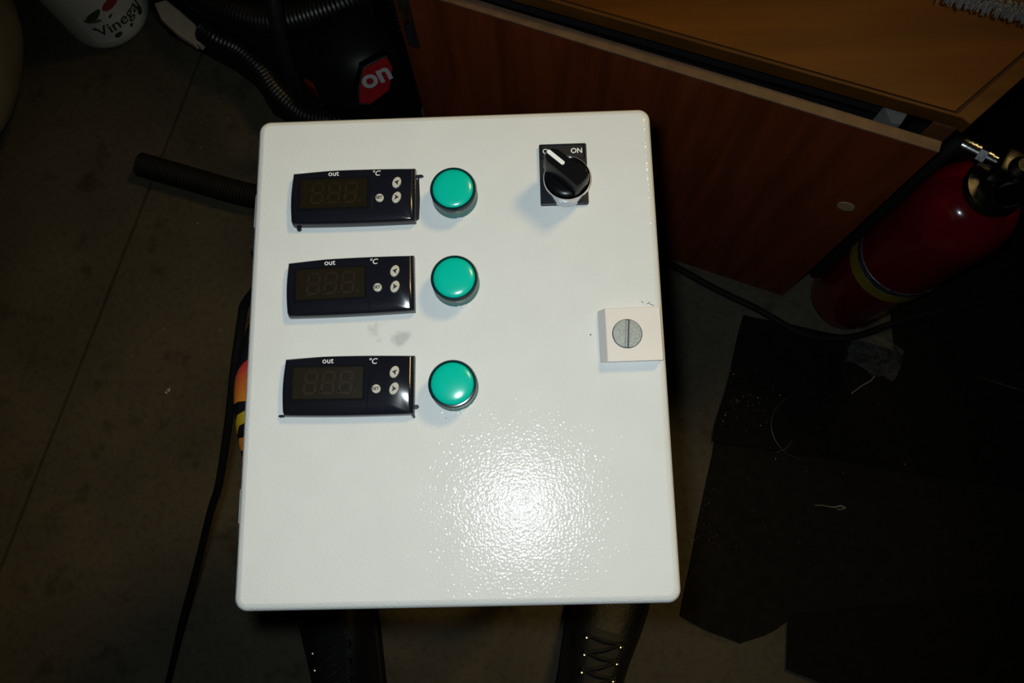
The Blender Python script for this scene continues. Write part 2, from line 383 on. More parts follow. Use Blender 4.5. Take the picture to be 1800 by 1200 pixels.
# --- temperature display modules
def ring_profile_pts():
    """bezel outline 76.5 x 34.7 with a bowed left side, lightly bowed top and bottom"""
    w, h = 0.0765, 0.0347; out = []
    N = 14
    for i in range(N + 1):            # top, right to left
        t = i / N; x = w / 2 - w * t; out.append((x * (1 if t < 0.98 else 1), h / 2 + 0.0006 * math.sin(math.pi * t) - (0.0010 * max(0, t - 0.7) / 0.3)))
    for i in range(1, N):             # left, down: bows outward
        t = i / N; out.append((-w / 2 - 0.0011 * math.sin(math.pi * t), (h / 2 - 0.001) - (h - 0.001) * t))
    for i in range(N + 1):            # bottom, left to right
        t = i / N; x = -w / 2 + w * t + (0.0008 if i == 0 else 0); out.append((x, -h / 2 - 0.0005 * math.sin(math.pi * t)))
    return out
def seven_seg(cx, cy, w, h, t, sl=0.10):
    b = bmesh.new()
    def seg(x0, y0, x1, y1):
        dx, dy = x1 - x0, y1 - y0; L = math.hypot(dx, dy); ux, uy = dx / L, dy / L; nx, ny = -uy * t / 2, ux * t / 2; g = t * 0.6
        pts = [(x0 + ux * g * .4, y0 + uy * g * .4), (x0 + ux * g + nx, y0 + uy * g + ny), (x1 - ux * g + nx, y1 - uy * g + ny), (x1 - ux * g * .4, y1 - uy * g * .4), (x1 - ux * g - nx, y1 - uy * g - ny), (x0 + ux * g - nx, y0 + uy * g - ny)]
        b.faces.new([b.verts.new((cx + x + y * sl, cy + y, 0)) for x, y in pts])
    X, Y = w / 2, h / 2
    seg(-X, Y, X, Y); seg(-X, 0, X, 0); seg(-X, -Y, X, -Y)
    for s in (-1, 1): seg(s * X, 0, s * X, Y); seg(s * X, -Y, s * X, 0)
    b.faces.new([b.verts.new((cx + X * 1.5 + u, cy - Y + v, 0)) for u, v in ((0, 0), (t, 0), (t, t), (0, t))])
    return b
def display_module(cx, cy, rz, tabs, which):
    MT = FZ
    b = bmesh.new(); T = 0.0068
    # slightly domed face: rings from outline inwards with rising height
    out = ring_profile_pts(); n = len(out)
    rings = []
    for (sc, z) in ((1.0, 0.0), (1.0, T - 0.0026), (0.990, T - 0.0014), (0.965, T - 0.0005), (0.91, T + 0.0002), (0.6, T + 0.0009), (0.25, T + 0.0010)):
        inset = (1 - sc)
        rings.append([b.verts.new((x - math.copysign(min(abs(x), 0.0347 * inset), x) if sc > 0.85 else x * sc, y * sc, z)) for x, y in out])
    b.faces.new(list(reversed(rings[0])))
    for p, q in zip(rings[:-1], rings[1:]):
        for i in range(n): b.faces.new((p[i], p[(i + 1) % n], q[(i + 1) % n], q[i]))
    b.faces.new(rings[-1])
    mod = link('temperature_display', b, 'black_gloss', EN, True, loc=(cx, cy, MT), rotz=rz, autos=30)
    mod['label'] = 'black temperature display module, ' + which
    zt = T + 0.0011
    # window: frame coloured black for the shade of its recess, brown screen
    b = bmesh.new(); add_prism(b, rrect(0.0440, 0.0212, 0.0010, 3), zt - 0.0006, zt + 0.0001)
    o = link('window_frame', b, 'window_shade_black', mod, loc=(-0.0120, 0.0014, 0))
    b = bmesh.new(); add_prism(b, rrect(0.0410, 0.0186, 0.0006, 3), zt - 0.0004, zt + 0.0003)
    link('screen', b, 'display_window', mod, loc=(-0.0118, 0.0014, 0))
    for i in range(3):
        link('digit', seven_seg(0, 0, 0.0066, 0.0126, 0.0015), 'display_segment', mod, loc=(-0.0218 + 0.0103 * i, 0.0016, zt + 0.0004))
    # curved ridge between window and keys
    b = bmesh.new()
    pts = [(0.0200, 0.0140, zt - 0.0005), (0.0165, 0.0100, zt), (0.0138, 0.0050, zt), (0.0122, -0.0010, zt), (0.0116, -0.0080, zt), (0.0117, -0.0150, zt - 0.0007)]
    add_tube(b, spline(pts, 0.0012), 0.00042, 8); link('ridge', b, 'black_gloss', mod, True)
    # keys
    kz = zt + 0.0009
    def key(x, y, w, h, rot):
        b = bmesh.new(); add_prism(b, ellipse(w, h, rot), zt - 0.0008, kz, bevel=0.0006); return link('key', b, 'key_ivory', mod, True, loc=(x, y, 0))
    key(0.0270, 0.0072, 0.0052, 0.0074, R(-22)); key(0.0270, -0.0026, 0.0052, 0.0076, R(-22)); key(0.0166, -0.0026, 0.0052, 0.0054, 0)
    def arrow(x, y, s, rot):
        b = bmesh.new(); p = [(-0.0014, 0), (0.0012, 0.0017), (0.0006, 0.0), (0.0012, -0.0017)]
        add_prism(b, [((u * math.cos(rot) - v * math.sin(rot)) * s, (u * math.sin(rot) + v * math.cos(rot)) * s) for u, v in p], kz - 0.0002, kz + 0.0001)
        link('arrow_print', b, 'print_black', mod, loc=(x, y, 0))
    arrow(0.0272, 0.0071, 1.05, R(-14)); arrow(0.0271, -0.0027, 1.05, R(176))
    lettering('SET', 0.0025, 'print_black', mod, (0.0166, -0.0026, kz + 0.0001), 0, bold=0.00006)
    lettering('out', 0.0048, 'print_white', mod, (-0.0123, 0.0145, zt - 0.0001), 0, bold=0.00002)
    lettering('°C', 0.0047, 'print_white', mod, (0.0140, 0.0137, zt - 0.0001), 0, shear=0.2, bold=0.00002)
    for (x, y, w, h, r) in tabs:
        b = bmesh.new(); add_prism(b, [(-w / 2, -h / 2), (w * .3, -h * .45), (w / 2, 0.0), (w * .25, h / 2), (-w / 2, h * .4)], 0.0, 0.0016)
        link('sealant_tab', b, 'black_satin', mod, loc=(x, y, 0), rotz=r)
    return mod
display_module(-0.0612, 0.0935, R(0.0), [(-0.0345, -0.0182, 0.004, 0.0028, R(-80)), (0.0402, 0.0140, 0.005, 0.0018, 0), (0.0392, -0.0010, 0.0024, 0.029, 0)], 'topmost on the panel')
display_module(-0.0616, 0.0360, R(1.2), [], 'middle on the panel')
display_module(-0.0614, -0.0247, R(-0.6), [(-0.0402, -0.0168, 0.0036, 0.0016, R(180)), (0.0392, -0.0125, 0.0032, 0.0026, 0), (0.0375, -0.0178, 0.003, 0.0016, R(-60))], 'lowest on the panel')
# light chip of bare panel by the first module
b = bmesh.new(); add_prism(b, [(-0.0012, 0), (0.0012, 0), (0.0002, 0.0024)], FZ, FZ + 0.0018); link('sealant_chip', b, 'print_white', EN, loc=(-0.0955, 0.1112, 0))

# --- green pilot lights
def pilot(cx, cy, which):
    b = bmesh.new(); add_lathe(b, [(0, 0), (0.0142, 0), (0.0142, 0.0012), (0.0136, 0.0020), (0.0133, 0.0085), (0, 0.0085)], segs=56)
    p = link('pilot_light', b, 'green_collar', EN, True, loc=(cx, cy, FZ), autos=35); p['label'] = 'green pilot light, ' + which
    b = bmesh.new(); add_lathe(b, [(0.0122, 0.0080), (0.0139, 0.0080), (0.0140, 0.0088), (0.0140, 0.0128), (0.0134, 0.0137), (0.0126, 0.0138), (0.0122, 0.0132), (0.0122, 0.0080)], segs=64)
    link('rim', b, 'green_rim', p, True, autos=35)
    b = bmesh.new(); prof = [(0, 0.0100), (0.0123, 0.0100), (0.0123, 0.0134)] + [(0.0121 * math.cos(R(a)), 0.0134 + 0.0020 * math.sin(R(a))) for a in (10, 25, 40, 55, 70, 82)] + [(0, 0.01542)]
    add_lathe(b, prof, segs=64); link('lens', b, 'green_lens', p, True, autos=50)
pilot(0.0010, 0.0932, 'topmost'); pilot(0.0014, 0.0368, 'middle'); pilot(0.0000, -0.0265, 'lowest')

# --- selector switch with ON legend
SW = None
b = bmesh.new(); add_prism(b, rrect(0.0296, 0.0404, 0.0010, 3), 0.0, 0.0026, bevel=0.0004)
SW = link('selector_switch', b, 'black_satin', EN, True, loc=(0.0688, 0.1055, FZ), autos=30); SW['label'] = 'black selector switch with ON legend and white pointer'
b = bmesh.new()
for (x, y, w, h) in ((0, 0.0190, 0.0272, 0.0006), (0, 0.0098, 0.0272, 0.0006), (-0.0133, 0.0144, 0.0006, 0.0092), (0.0133, 0.0144, 0.0006, 0.0092)): add_box(b, (x, y, 0.0027), (w, h, 0.0005))
link('legend_frame', b, 'black_gloss', SW)
lettering('ON', 0.0046, 'print_white', SW, (0.0086, 0.0149, 0.0028), 0, bold=0.00008)
lettering('O', 0.0046, 'print_white', SW, (-0.0108, 0.0150, 0.0028), 0)
KC = Vector((0.0014, -0.0084, 0))
b = bmesh.new(); add_lathe(b, [(0, 0.002), (0.0132, 0.002), (0.0138, 0.0030), (0.0143, 0.0130), (0.0143, 0.0146), (0.0139, 0.0156), (0.0132, 0.0160), (0.0126, 0.0157), (0.0126, 0.008), (0, 0.008)], KC, 64)
link('chrome_ring', b, 'chrome', SW, True, autos=50)
b = bmesh.new(); add_lathe(b, [(0, 0.006), (0.0128, 0.006), (0.0128, 0.0156), (0.0118, 0.0165), (0.0090, 0.0172), (0.0, 0.0175)], KC, 56)
KN = link('knob', b, 'knob_black', SW, True, autos=40)
# raised grip bar pointing up-left
HA = R(137); b = bmesh.new()
poly = [(-0.0128, -0.0035), (-0.0118, -0.0056), (0.0120, -0.0052), (0.0158, -0.0035), (0.0166, -0.0012), (0.0166, 0.0012), (0.0158, 0.0035), (0.0120, 0.0052), (-0.0118, 0.0056), (-0.0128, 0.0035)]
lo = [b.verts.new((x * 0.98, y * 1.18, 0.0150)) for x, y in poly]; mid = [b.verts.new((x * 0.99, y * 1.02, 0.0275)) for x, y in poly]
hi = [b.verts.new((x * 0.95, y * 0.92, 0.0292)) for x, y in poly]
n = len(poly)
for p, q in ((lo, mid), (mid, hi)):
    for i in range(n): b.faces.new((p[i], p[(i + 1) % n], q[(i + 1) % n], q[i]))
b.faces.new(hi); b.faces.new(list(reversed(lo)))
link('grip', b, 'knob_black', SW, True, loc=KC, rotz=HA, autos=25)
b = bmesh.new(); add_prism(b, rrect(0.0130, 0.0025, 0.0011, 4), 0.0290, 0.0297); o = link('pointer', b, 'print_white', SW, loc=KC + Vector((0.0096 * math.cos(HA), 0.0096 * math.sin(HA), 0)), rotz=HA)

# --- quarter-turn latch
b = bmesh.new(); lo = [(-0.0200, -0.0150), (0.0163, -0.0150), (0.0163, 0.0164), (-0.0200, 0.0164)]; hi = [(-0.0161, -0.0161), (0.0161, -0.0161), (0.0161, 0.0161), (-0.0161, 0.0161)]
vl = [b.verts.new((x, y, 0)) for x, y in lo]; vh = [b.verts.new((x, y, 0.0075)) for x, y in hi]
b.faces.new(list(reversed(vl))); b.faces.new(vh)
for i in range(4): b.faces.new((vl[i], vl[(i + 1) % 4], vh[(i + 1) % 4], vh[i]))
bmesh.ops.bevel(b, geom=list(b.edges), offset=0.0003, segments=1, affect='EDGES')
LT = link('latch', b, 'white_plastic', EN, loc=(0.1059, 0.0010, FZ), rotz=R(0.3)); LT['label'] = 'white square latch with slotted screw'
b = bmesh.new(); add_lathe(b, [(0, 0.0070), (0.0088, 0.0070), (0.0088, 0.00762), (0, 0.00762)], segs=40); link('screw_seat', b, 'slot_dark', LT, True, loc=(-0.0039, 0.0003, 0))
b = bmesh.new()
for s in (-1, 1):
    p = []
    for k in range(21):
        a = -math.pi / 2 + math.pi * k / 20; p.append((s * (0.0011 + (0.0082 - 0.0011) * math.cos(a)) if abs(math.cos(a)) > 1e-6 else s * 0.0011, 0.0081 * math.sin(a)))
    if s < 0: p.reverse()
    add_prism(b, p, 0.0074, 0.0082)
link('screw_head', b, 'zinc_screw', LT, loc=(-0.0039, 0.0003, 0), rotz=R(-5))
b = bmesh.new(); add_box(b, (0, 0, 0.0076), (0.0010, 0.0160, 0.0003)); link('screw_slot', b, 'zinc_screw', LT, loc=(-0.0042, 0.0003, 0), rotz=R(-5))
for (x, y, w, h, r) in ((0.0812, 0.0030, 0.0010, 0.0008, 0), (0.1183, 0.0205, 0.004, 0.0003, R(-25)), (0.1165, 0.0215, 0.003, 0.0003, R(30)), (0.1130, 0.0222, 0.002, 0.0003, R(-40)), (-0.005, -0.0445, 0.0006, 0.0005, 0)):
    b = bmesh.new(); add_prism(b, ellipse(w, h, r, 10, x, y), FZ, FZ + 0.00025); link('pencil_mark', b, 'slot_dark', EN)

# ------------------------------------------------------------------ power cord hanging from the gland
b = bmesh.new()
pts = [(-0.186, 0.1806, 0.796), (-0.192, 0.182, 0.778), (-0.200, 0.186, 0.74), (-0.2185, 0.191, 0.69), (-0.240, 0.1925, 0.65), (-0.2567, 0.1886, 0.625), (-0.264, 0.1795, 0.61), (-0.2826, 0.1401, 0.57),
       (-0.3036, 0.098, 0.52), (-0.336, 0.0401, 0.45), (-0.3628, 0.0112, 0.40), (-0.4149, -0.0556, 0.30), (-0.4834, -0.1375, 0.17), (-0.5425, -0.2303, 0.06), (-0.585, -0.33, 0.006), (-0.65, -0.48, 0.005), (-0.74, -0.62, 0.005)]
add_tube(b, spline(pts, 0.012), 0.0042, 12)
tag(link('power_cord', b, 'black_rubber', None, True), 'black power cord hanging from the left side of the white enclosure to the floor', 'cord')

# ------------------------------------------------------------------ wooden cabinet with angled right corner
CB = (0.20, 0.70, 0.0)
cab = tag(empty('wooden_cabinet', CB), 'low wooden cabinet with honey brown top and dark red door ajar', 'cabinet')
ZT = 0.566; ZB = 0.548
FL = Vector((-0.150, 0.594)); FR = Vector((0.4201, 0.3970)); fd = (FR - FL).normalized(); fn = Vector((fd.y, -fd.x))   # fn points out to the front
sd = Vector((math.cos(R(40.3)), math.sin(R(40.3)))); sn = Vector((sd.y, -sd.x))
BR = FR + sd * 0.42; BL = FL - fn * 0.50; BM = Vector((BR.x - 0.05, BR.y + 0.30))
def cabbox(name, poly, z0, z1, material, parent=cab, bevel=0.0):
    b = bmesh.new(); add_prism(b, [(p[0], p[1]) for p in poly], z0, z1, bevel=bevel); shift(b, cab); return link(name, b, material, parent)
# top: core inside an edge band, a dark groove between them
g = 0.0012
Fi = FR - sd * 0.0
def top_core():
    a = FL - fn * 0.0012; c = FR - fn * 0.0012
    return [a, c, BR - fn * 0.0, BM, BL]
cabbox('top_board', [FL - fn * 0.0016 + fd * .0, FR - fn * 0.0016 - fd * 0.001, BR - sn * 0.001, BM, BL], ZB, ZT, 'wood_top')
cabbox('edge_band', [FL + fn * 0.0035, FR + fn * 0.0035 + fd * 0.010, FR + fd * 0.010 , FL], ZB, ZT - 0.0003, 'wood_band', bevel=0.001)
cabbox('edge_band', [FR + sn * 0.0016 + fd * 0.0, FR + sn * 0.0150 + fd * 0.004, BR + sn * 0.0150, BR + sn * 0.0016], ZB, ZT - 0.0002, 'wood_band', bevel=0.001)
cabbox('groove_line', [FR + sn * 0.0000, FR + sn * 0.0018, BR + sn * 0.0018, BR + sn * 0.0000], ZB, ZT - 0.0015, 'wood_groove')
cabbox('groove_line', [FL - fn * 0.0018, FR - fn * 0.0018, FR + fn * 0.0004, FL + fn * 0.0004], ZB, ZT - 0.0015, 'wood_groove')
# carcass panels
th = 0.018
cabbox('side_panel', [FL, FL + fd * th, FL + fd * th - fn * 0.48, FL - fn * 0.48], 0.0, ZB, 'wood_side')
cabbox('side_panel', [FR + sn * 0.012 - fd * 0.024, FR + sn * 0.012, FR + sn * 0.012 + sd * 0.40, FR + sn * 0.012 + sd * 0.40 - fd * 0.024], 0.0, ZB, 'wood_side')
cabbox('bottom_panel', [FL + fd * th, FR - fd * 0.02, FR - fd * 0.02 + sd * 0.38, FL + fd * th - fn * 0.46], 0.05, 0.068, 'cabinet_inside')
cabbox('kick_board', [FL + fd * th - fn * 0.03, FR - fd * 0.02 - fn * 0.03, FR - fd * 0.02 - fn * 0.045, FL + fd * th - fn * 0.045], 0.0, 0.05, 'cabinet_inside')
cabbox('shelf', [FL + fd * th - fn * 0.06, FR - fd * 0.025 - fn * 0.06, FR - fd * 0.02 + sd * 0.36, FL + fd * th - fn * 0.46], 0.44, 0.455, 'cabinet_inside')
cabbox('back_panel', [BM, BM + Vector((0, -0.012)), BL + Vector((0, -0.012)), BL], 0.0, ZB, 'wood_side')
# door, hinged on its left edge and standing slightly open
HG = FL + fn * 0.007
dang = math.atan2(0.376 + 0.004 - HG.y, 0.4160 - HG.x); dd = Vector((math.cos(dang), math.sin(dang))); dn = Vector((dd.y, -dd.x)); DL = (Vector((0.4160, 0.3770)) - HG).length
b = bmesh.new(); add_prism(b, [(p.x, p.y) for p in (HG, HG + dd * DL, HG + dd * DL + dn * 0.0012, HG + dn * 0.0012)], 0.0, 0.001)
b.free()
DT = 0.0125
def doorpoly(x0, x1, y0, y1): return [HG + dd * x0 + dn * y0, HG + dd * x1 + dn * y0, HG + dd * x1 + dn * y1, HG + dd * x0 + dn * y1]
door = cabbox('door', doorpoly(0, DL, 0.0, DT), 0.012, 0.538, 'wood_door')
def dpart(name, poly, z0, z1, material, parent, bevel=0.0):
    return cabbox(name, poly, z0, z1, material, parent, bevel)
dpart('door_edge_strip', doorpoly(-0.0005, DL + 0.0008, 0.0, DT + 0.0006), 0.538, 0.5402, 'wood_raw_edge', door, 0.0006)['label'] = 'pale raw top edge of the door'
# hinge and lock fittings near the door's left edge
dpart('hinge_leaf', doorpoly(0.006, 0.020, DT, DT + 0.003), 0.43, 0.53, 'wire_dark', door)
b = bmesh.new(); c = HG + dd * 0.013 + dn * (DT + 0.004); add_lathe(b, [(0, 0.485), (0.0055, 0.485), (0.006, 0.489), (0.006, 0.508), (0.004, 0.512), (0, 0.512)], (c.x, c.y, 0), 20); shift(b, cab); link('hinge_barrel', b, 'brass', door, True)
b = bmesh.new(); add_lathe(b, [(0, 0.44), (0.0045, 0.44), (0.0045, 0.482), (0, 0.482)], (c.x, c.y, 0), 16); shift(b, cab); link('hinge_pin', b, 'wire_dark', door, True)
# pale oval plug on the door
oc = HG + dd * (DL - 0.031) + dn * DT
b = bmesh.new(); m = Matrix.Translation((oc.x, oc.y, 0.372)) @ Matrix(((dd.x, 0, dn.x, 0), (dd.y, 0, dn.y, 0), (0, 1, 0, 0), (0, 0, 0, 1)))
add_prism(b, ellipse(0.021, 0.021), -0.001, 0.0012, mtx=m, bevel=0.0005); shift(b, cab); link('round_plug', b, 'oval_plug', door, True)
# grey card lying inside the opening
b = bmesh.new(); add_prism(b, [(0.381, 0.440), (0.409, 0.4365), (0.3965, 0.4185), (0.386, 0.420)], 0.4555, 0.503)
tag(link('paper_carton', b, 'card_grey'), 'small grey carton standing inside the cabinet opening', 'carton')
# white fluffy towel edge on the cabinet top
b = bmesh.new(); rnd = random.Random(3)
tw = empty('fringed_towel', (0.50, 0.56, ZT)); tag(tw, 'white fringed towel lying on the cabinet top', 'towel')
p0, p1 = Vector((0.415, 0.527)), Vector((0.535, 0.486)); td = (p1 - p0).normalized(); tn = Vector((-td.y, td.x))
nx, ny = 26, 8; vv = []
for j in range(ny):
    row = []
    for i in range(nx):
        p = p0 + td * ((p1 - p0).length * i / (nx - 1)) + tn * (0.008 + 0.10 * j / (ny - 1))
        row.append(b.verts.new((p.x - 0.50, p.y - 0.56, 0.006 + 0.003 * noise.noise(Vector((i * 0.5, j * 0.8, 1.0))))))
    vv.append(row)
for j in range(ny - 1):
    for i in range(nx - 1): b.faces.new((vv[j][i], vv[j][i + 1], vv[j + 1][i + 1], vv[j + 1][i]))
bmesh.ops.solidify(b, geom=list(b.faces), thickness=0.004); link('cloth', b, 'wood_side', tw, True)
b = bmesh.new()
for k in range(420):
    p = p0 + td * ((p1 - p0).length * rnd.random()) + tn * (0.014 * rnd.random()); z = 0.004 + 0.006 * rnd.random()
    e = p - tn * (0.004 + 0.005 * rnd.random()) + td * rnd.uniform(-.003, .003)
    add_tube(b, [(p.x - .5, p.y - .56, z), ((p.x + e.x) / 2 - .5, (p.y + e.y) / 2 - .56, z + 0.003), (e.x - .5, e.y - .56, 0.0015 + 0.002 * rnd.random())], 0.0007, 4)
link('fringe', b, 'towel_white', tw)['kind'] = 'stuff'

# ------------------------------------------------------------------ fire extinguisher
EX = (0.523, 0.370, 0.0)
ext = tag(empty('fire_extinguisher', EX), 'red fire extinguisher with yellow label band beside the cabinet', 'fire extinguisher')
r = 0.0615
b = bmesh.new(); add_lathe(b, [(0, 0.006), (r - 0.006, 0.006), (r - 0.001, 0.010), (r, 0.018), (r, 0.365)] + [(0.018 + (r - 0.018) * math.cos(R(a)), 0.365 + 0.062 * math.sin(R(a))) for a in (15, 30, 45, 60, 75, 88)] + [(0.018, 0.440), (0, 0.440)], segs=64)
link('cylinder', b, 'extinguisher_red', ext, True)
b = bmesh.new(); add_lathe(b, [(r - 0.010, 0.0), (r - 0.003, 0.0), (r - 0.002, 0.012), (r - 0.010, 0.012), (r - 0.010, 0.0)], segs=48); link('base_skirt', b, 'dull_metal', ext, True)
b = bmesh.new(); add_lathe(b, [(r + 0.0004, 0.180), (r + 0.0008, 0.1803), (r + 0.0008, 0.206), (r + 0.0004, 0.2063)], segs=64); link('label_band', b, 'label_yellow', ext, True)['label'] = 'yellow label band'
b = bmesh.new(); add_lathe(b, [(r + 0.0004, 0.2065), (r + 0.0009, 0.2068), (r + 0.0009, 0.2215), (r + 0.0012, 0.222), (r + 0.0004, 0.2225)], segs=64); link('instruction_band', b, 'label_silver', ext, True)['label'] = 'silver instruction band'
b = bmesh.new(); add_lathe(b, [(0, 0.432), (0.030, 0.432), (0.033, 0.435), (0.034, 0.441), (0.031, 0.446), (0.020, 0.448), (0.016, 0.462), (0, 0.462)], segs=40); link('neck_collar', b, 'dull_metal', ext, True)
b = bmesh.new(); add_box(b, (0.004, 0.004, 0.476), (0.042, 0.030, 0.032), R(-30), 0.004); add_lathe(b, [(0, 0.46), (0.013, 0.46), (0.013, 0.495), (0.008, 0.502), (0, 0.502)], segs=24); link('valve_body', b, 'dull_metal', ext, True, autos=30)
b = bmesh.new(); add_tube(b, spline([(0.02, -0.005, 0.49), (0.07, -0.03, 0.498), (0.13, -0.06, 0.485)], 0.01), 0.008, 10); link('carry_handle', b, 'dull_metal', ext, True)
b = bmesh.new(); add_tube(b, spline([(0.012, -0.002, 0.508), (0.07, -0.028, 0.525), (0.13, -0.058, 0.530)], 0.01), 0.007, 10); link('lever', b, 'dull_metal', ext, True)
b = bmesh.new(); m = Matrix.Translation((-0.006, -0.018, 0.478)) @ Matrix.Rotation(R(60), 4, 'X') @ Matrix.Rotation(R(-15), 4, 'Y')
add_lathe(b, [(0, 0), (0.016, 0), (0.0175, 0.002), (0.0175, 0.010), (0.0155, 0.011), (0.0150, 0.009), (0, 0.009)], segs=36, mtx=m); link('pressure_gauge', b, 'brushed_steel', ext, True)
b = bmesh.new(); add_tube(b, [(0.022 * math.cos(R(t)) + 0.012, 0.022 * math.sin(R(t)) - 0.006, 0.470 + 0.01 * math.sin(R(t))) for t in range(0, 361, 15)], 0.0014, 6, False); link('pin_ring', b, 'brushed_steel', ext, True)
# hose fitting and hose that runs down between cylinder and cabinet
def wl(x, y, z): return Vector((x - EX[0], y - EX[1], z))
q0, q1 = wl(0.521, 0.385, 0.468), wl(0.4815, 0.4145, 0.462); hd = (q1 - q0)
b = bmesh.new()
add_tube(b, [q0 + hd * t for t in (0, .28, .281, .30, .301, .42)], [0.0085, 0.0085, 0.0075, 0.0075, 0.0098, 0.0098], 20); link('hose_fitting', b, 'brushed_steel', ext, True, autos=30)
b = bmesh.new(); add_tube(b, [q0 + hd * t for t in (.42, .421, .60, .601)], [0.0098, 0.0122, 0.0122, 0.0105], 6); link('hex_nut', b, 'brushed_steel', ext, True, autos=20)
b = bmesh.new(); tt = [.60, .605, .66, .665, .70, .705, .76, .765, .80, .805, .86, .865, .90, .905, 1.0]
add_tube(b, [q0 + hd * t for t in tt], [0.0105, 0.0118, 0.0118, 0.0110, 0.0110, 0.0118, 0.0118, 0.0110, 0.0110, 0.0118, 0.0118, 0.0110, 0.0110, 0.0118, 0.0116], 20); link('crimp_ferrule', b, 'brushed_steel', ext, True, autos=30)
b = bmesh.new(); add_tube(b, spline([q0 + hd * .95, q0 + hd * 1.08, wl(0.468, 0.4085, 0.440), wl(0.4620, 0.4040, 0.40), wl(0.4555, 0.3980, 0.34), wl(0.4550, 0.3960, 0.24), wl(0.4550, 0.3950, 0.12), wl(0.4550, 0.3950, 0.05)], 0.012), 0.0085, 14); link('hose', b, 'black_rubber', ext, True)

# ------------------------------------------------------------------ vinegar jug
JC = (-0.792, 0.930, 0.0); JR = 0.079
jug = tag(empty('vinegar_jug', JC), 'translucent plastic vinegar jug with green herb label at top left', 'jug')
b = bmesh.new()
add_lathe(b, [(0, 0.004), (JR - 0.016, 0.0), (JR - 0.006, 0.003), (JR - 0.001, 0.010), (JR, 0.018), (JR, 0.165), (JR - 0.004, 0.19), (JR - 0.03, 0.23), (0.024, 0.262), (0.018, 0.270), (0.018, 0.285), (0, 0.285)], segs=64); link('body', b, 'jug_plastic', jug, True)
b = bmesh.new(); add_lathe(b, [(0, 0.272), (0.021, 0.272), (0.021, 0.292), (0.019, 0.294), (0, 0.294)], segs=32); link('cap', b, 'print_white', jug, True)
b = bmesh.new(); add_tube(b, spline([(0.012, 0.012, 0.262), (0.05, 0.05, 0.255), (0.066, 0.066, 0.22), (0.058, 0.058, 0.175)], 0.01), 0.011, 12); link('handle', b, 'jug_plastic', jug, True)
LA = R(-36)      # middle direction of the label
def wrap(b, rr, ang0, z0, slant=0.0):
    for v in b.verts:
        a = ang0 + v.co.x / JR; z = z0 + v.co.y; d = rr + v.co.z
        v.co = Vector((d * math.cos(a), d * math.sin(a), z))
    return b
def grid(w, h, nx, ny):
    b = bmesh.new(); g = [[b.verts.new((-w / 2 + w * i / nx, -h / 2 + h * j / ny, 0)) for i in range(nx + 1)] for j in range(ny + 1)]
    for j in range(ny):
        for i in range(nx): b.faces.new((g[j][i], g[j][i + 1], g[j + 1][i + 1], g[j + 1][i]))
    return b
lab = link('label', wrap(grid(0.150, 0.125, 30, 4), JR + 0.0006, LA, 0.0875), 'label_paper', jug, True)
def jprint(poly, da, z, material, name='label_print'):
    b = bmesh.new(); f = b.faces.new([b.verts.new((x, y, 0)) for x, y in poly]); bmesh.ops.triangulate(b, faces=[f])
    link(name, wrap(b, JR + 0.0011, LA + da / JR, z), material, lab)
t = text_bm('Vinegar', 0.034, 0.0, shear=0.05, bold=0.0004); link('lettering', wrap(t, JR + 0.0012, LA - 0.008 / JR, 0.058), 'label_green', lab)
def leaf(l, w, rot, n=12):
    p = [(l / 2 * math.cos(2 * math.pi * k / n), w / 2 * math.sin(2 * math.pi * k / n) * (1 - 0.25 * math.cos(2 * math.pi * k / n))) for k in range(n)]
    return [(x * math.cos(rot) - y * math.sin(rot), x * math.sin(rot) + y * math.cos(rot)) for x, y in p]
jprint(leaf(0.036, 0.016, R(30)), -0.043, 0.098, 'label_green'); jprint(leaf(0.030, 0.012, R(-20)), -0.050, 0.088, 'label_olive')
jprint(leaf(0.016, 0.011, R(20)), -0.030, 0.036, 'label_green'); jprint(leaf(0.008, 0.007, 0), -0.001, 0.036, 'label_green')
jprint(leaf(0.020, 0.013, R(70)), 0.030, 0.040, 'label_green'); jprint(leaf(0.034, 0.016, R(75)), 0.062, 0.056, 'label_olive')
jprint(leaf(0.013, 0.006, R(-40)), -0.056, 0.066, 'label_green'); jprint(leaf(0.010, 0.005, R(30)), -0.020, 0.082, 'label_green'); jprint(leaf(0.016, 0.008, R(60)), 0.052, 0.082, 'label_red')
jprint(leaf(0.050, 0.020, R(8)), 0.000, 0.104, 'label_red'); jprint([(-0.02, -0.001), (0.03, -0.001), (0.03, 0.001), (-0.02, 0.001)], 0.006, 0.083, 'label_orange')

# ------------------------------------------------------------------ cloth sack at the left edge
b = bmesh.new(); bmesh.ops.create_uvsphere(b, u_segments=64, v_segments=40, radius=1.0)
for v in b.verts:
    p = v.co.copy(); f = 1 + 0.10 * noise.noise(p * 1.7 + Vector((3, 1, 2))) + 0.035 * noise.noise(Vector((p.x * 7, p.y * 3, p.z * 2)))
    z = p.z * 0.20 * f + 0.20; v.co = Vector((p.x * 0.165 * f * (1.0 + 0.12 * (0.2 - p.z)), p.y * 0.27 * f, max(0.0, z)))
sack = link('cloth_sack', b, 'sack_cloth', None, True, loc=(-1.030, 0.765, 0.0)); tag(sack, 'lumpy grey brown cloth sack at the left edge near the vinegar jug', 'sack')

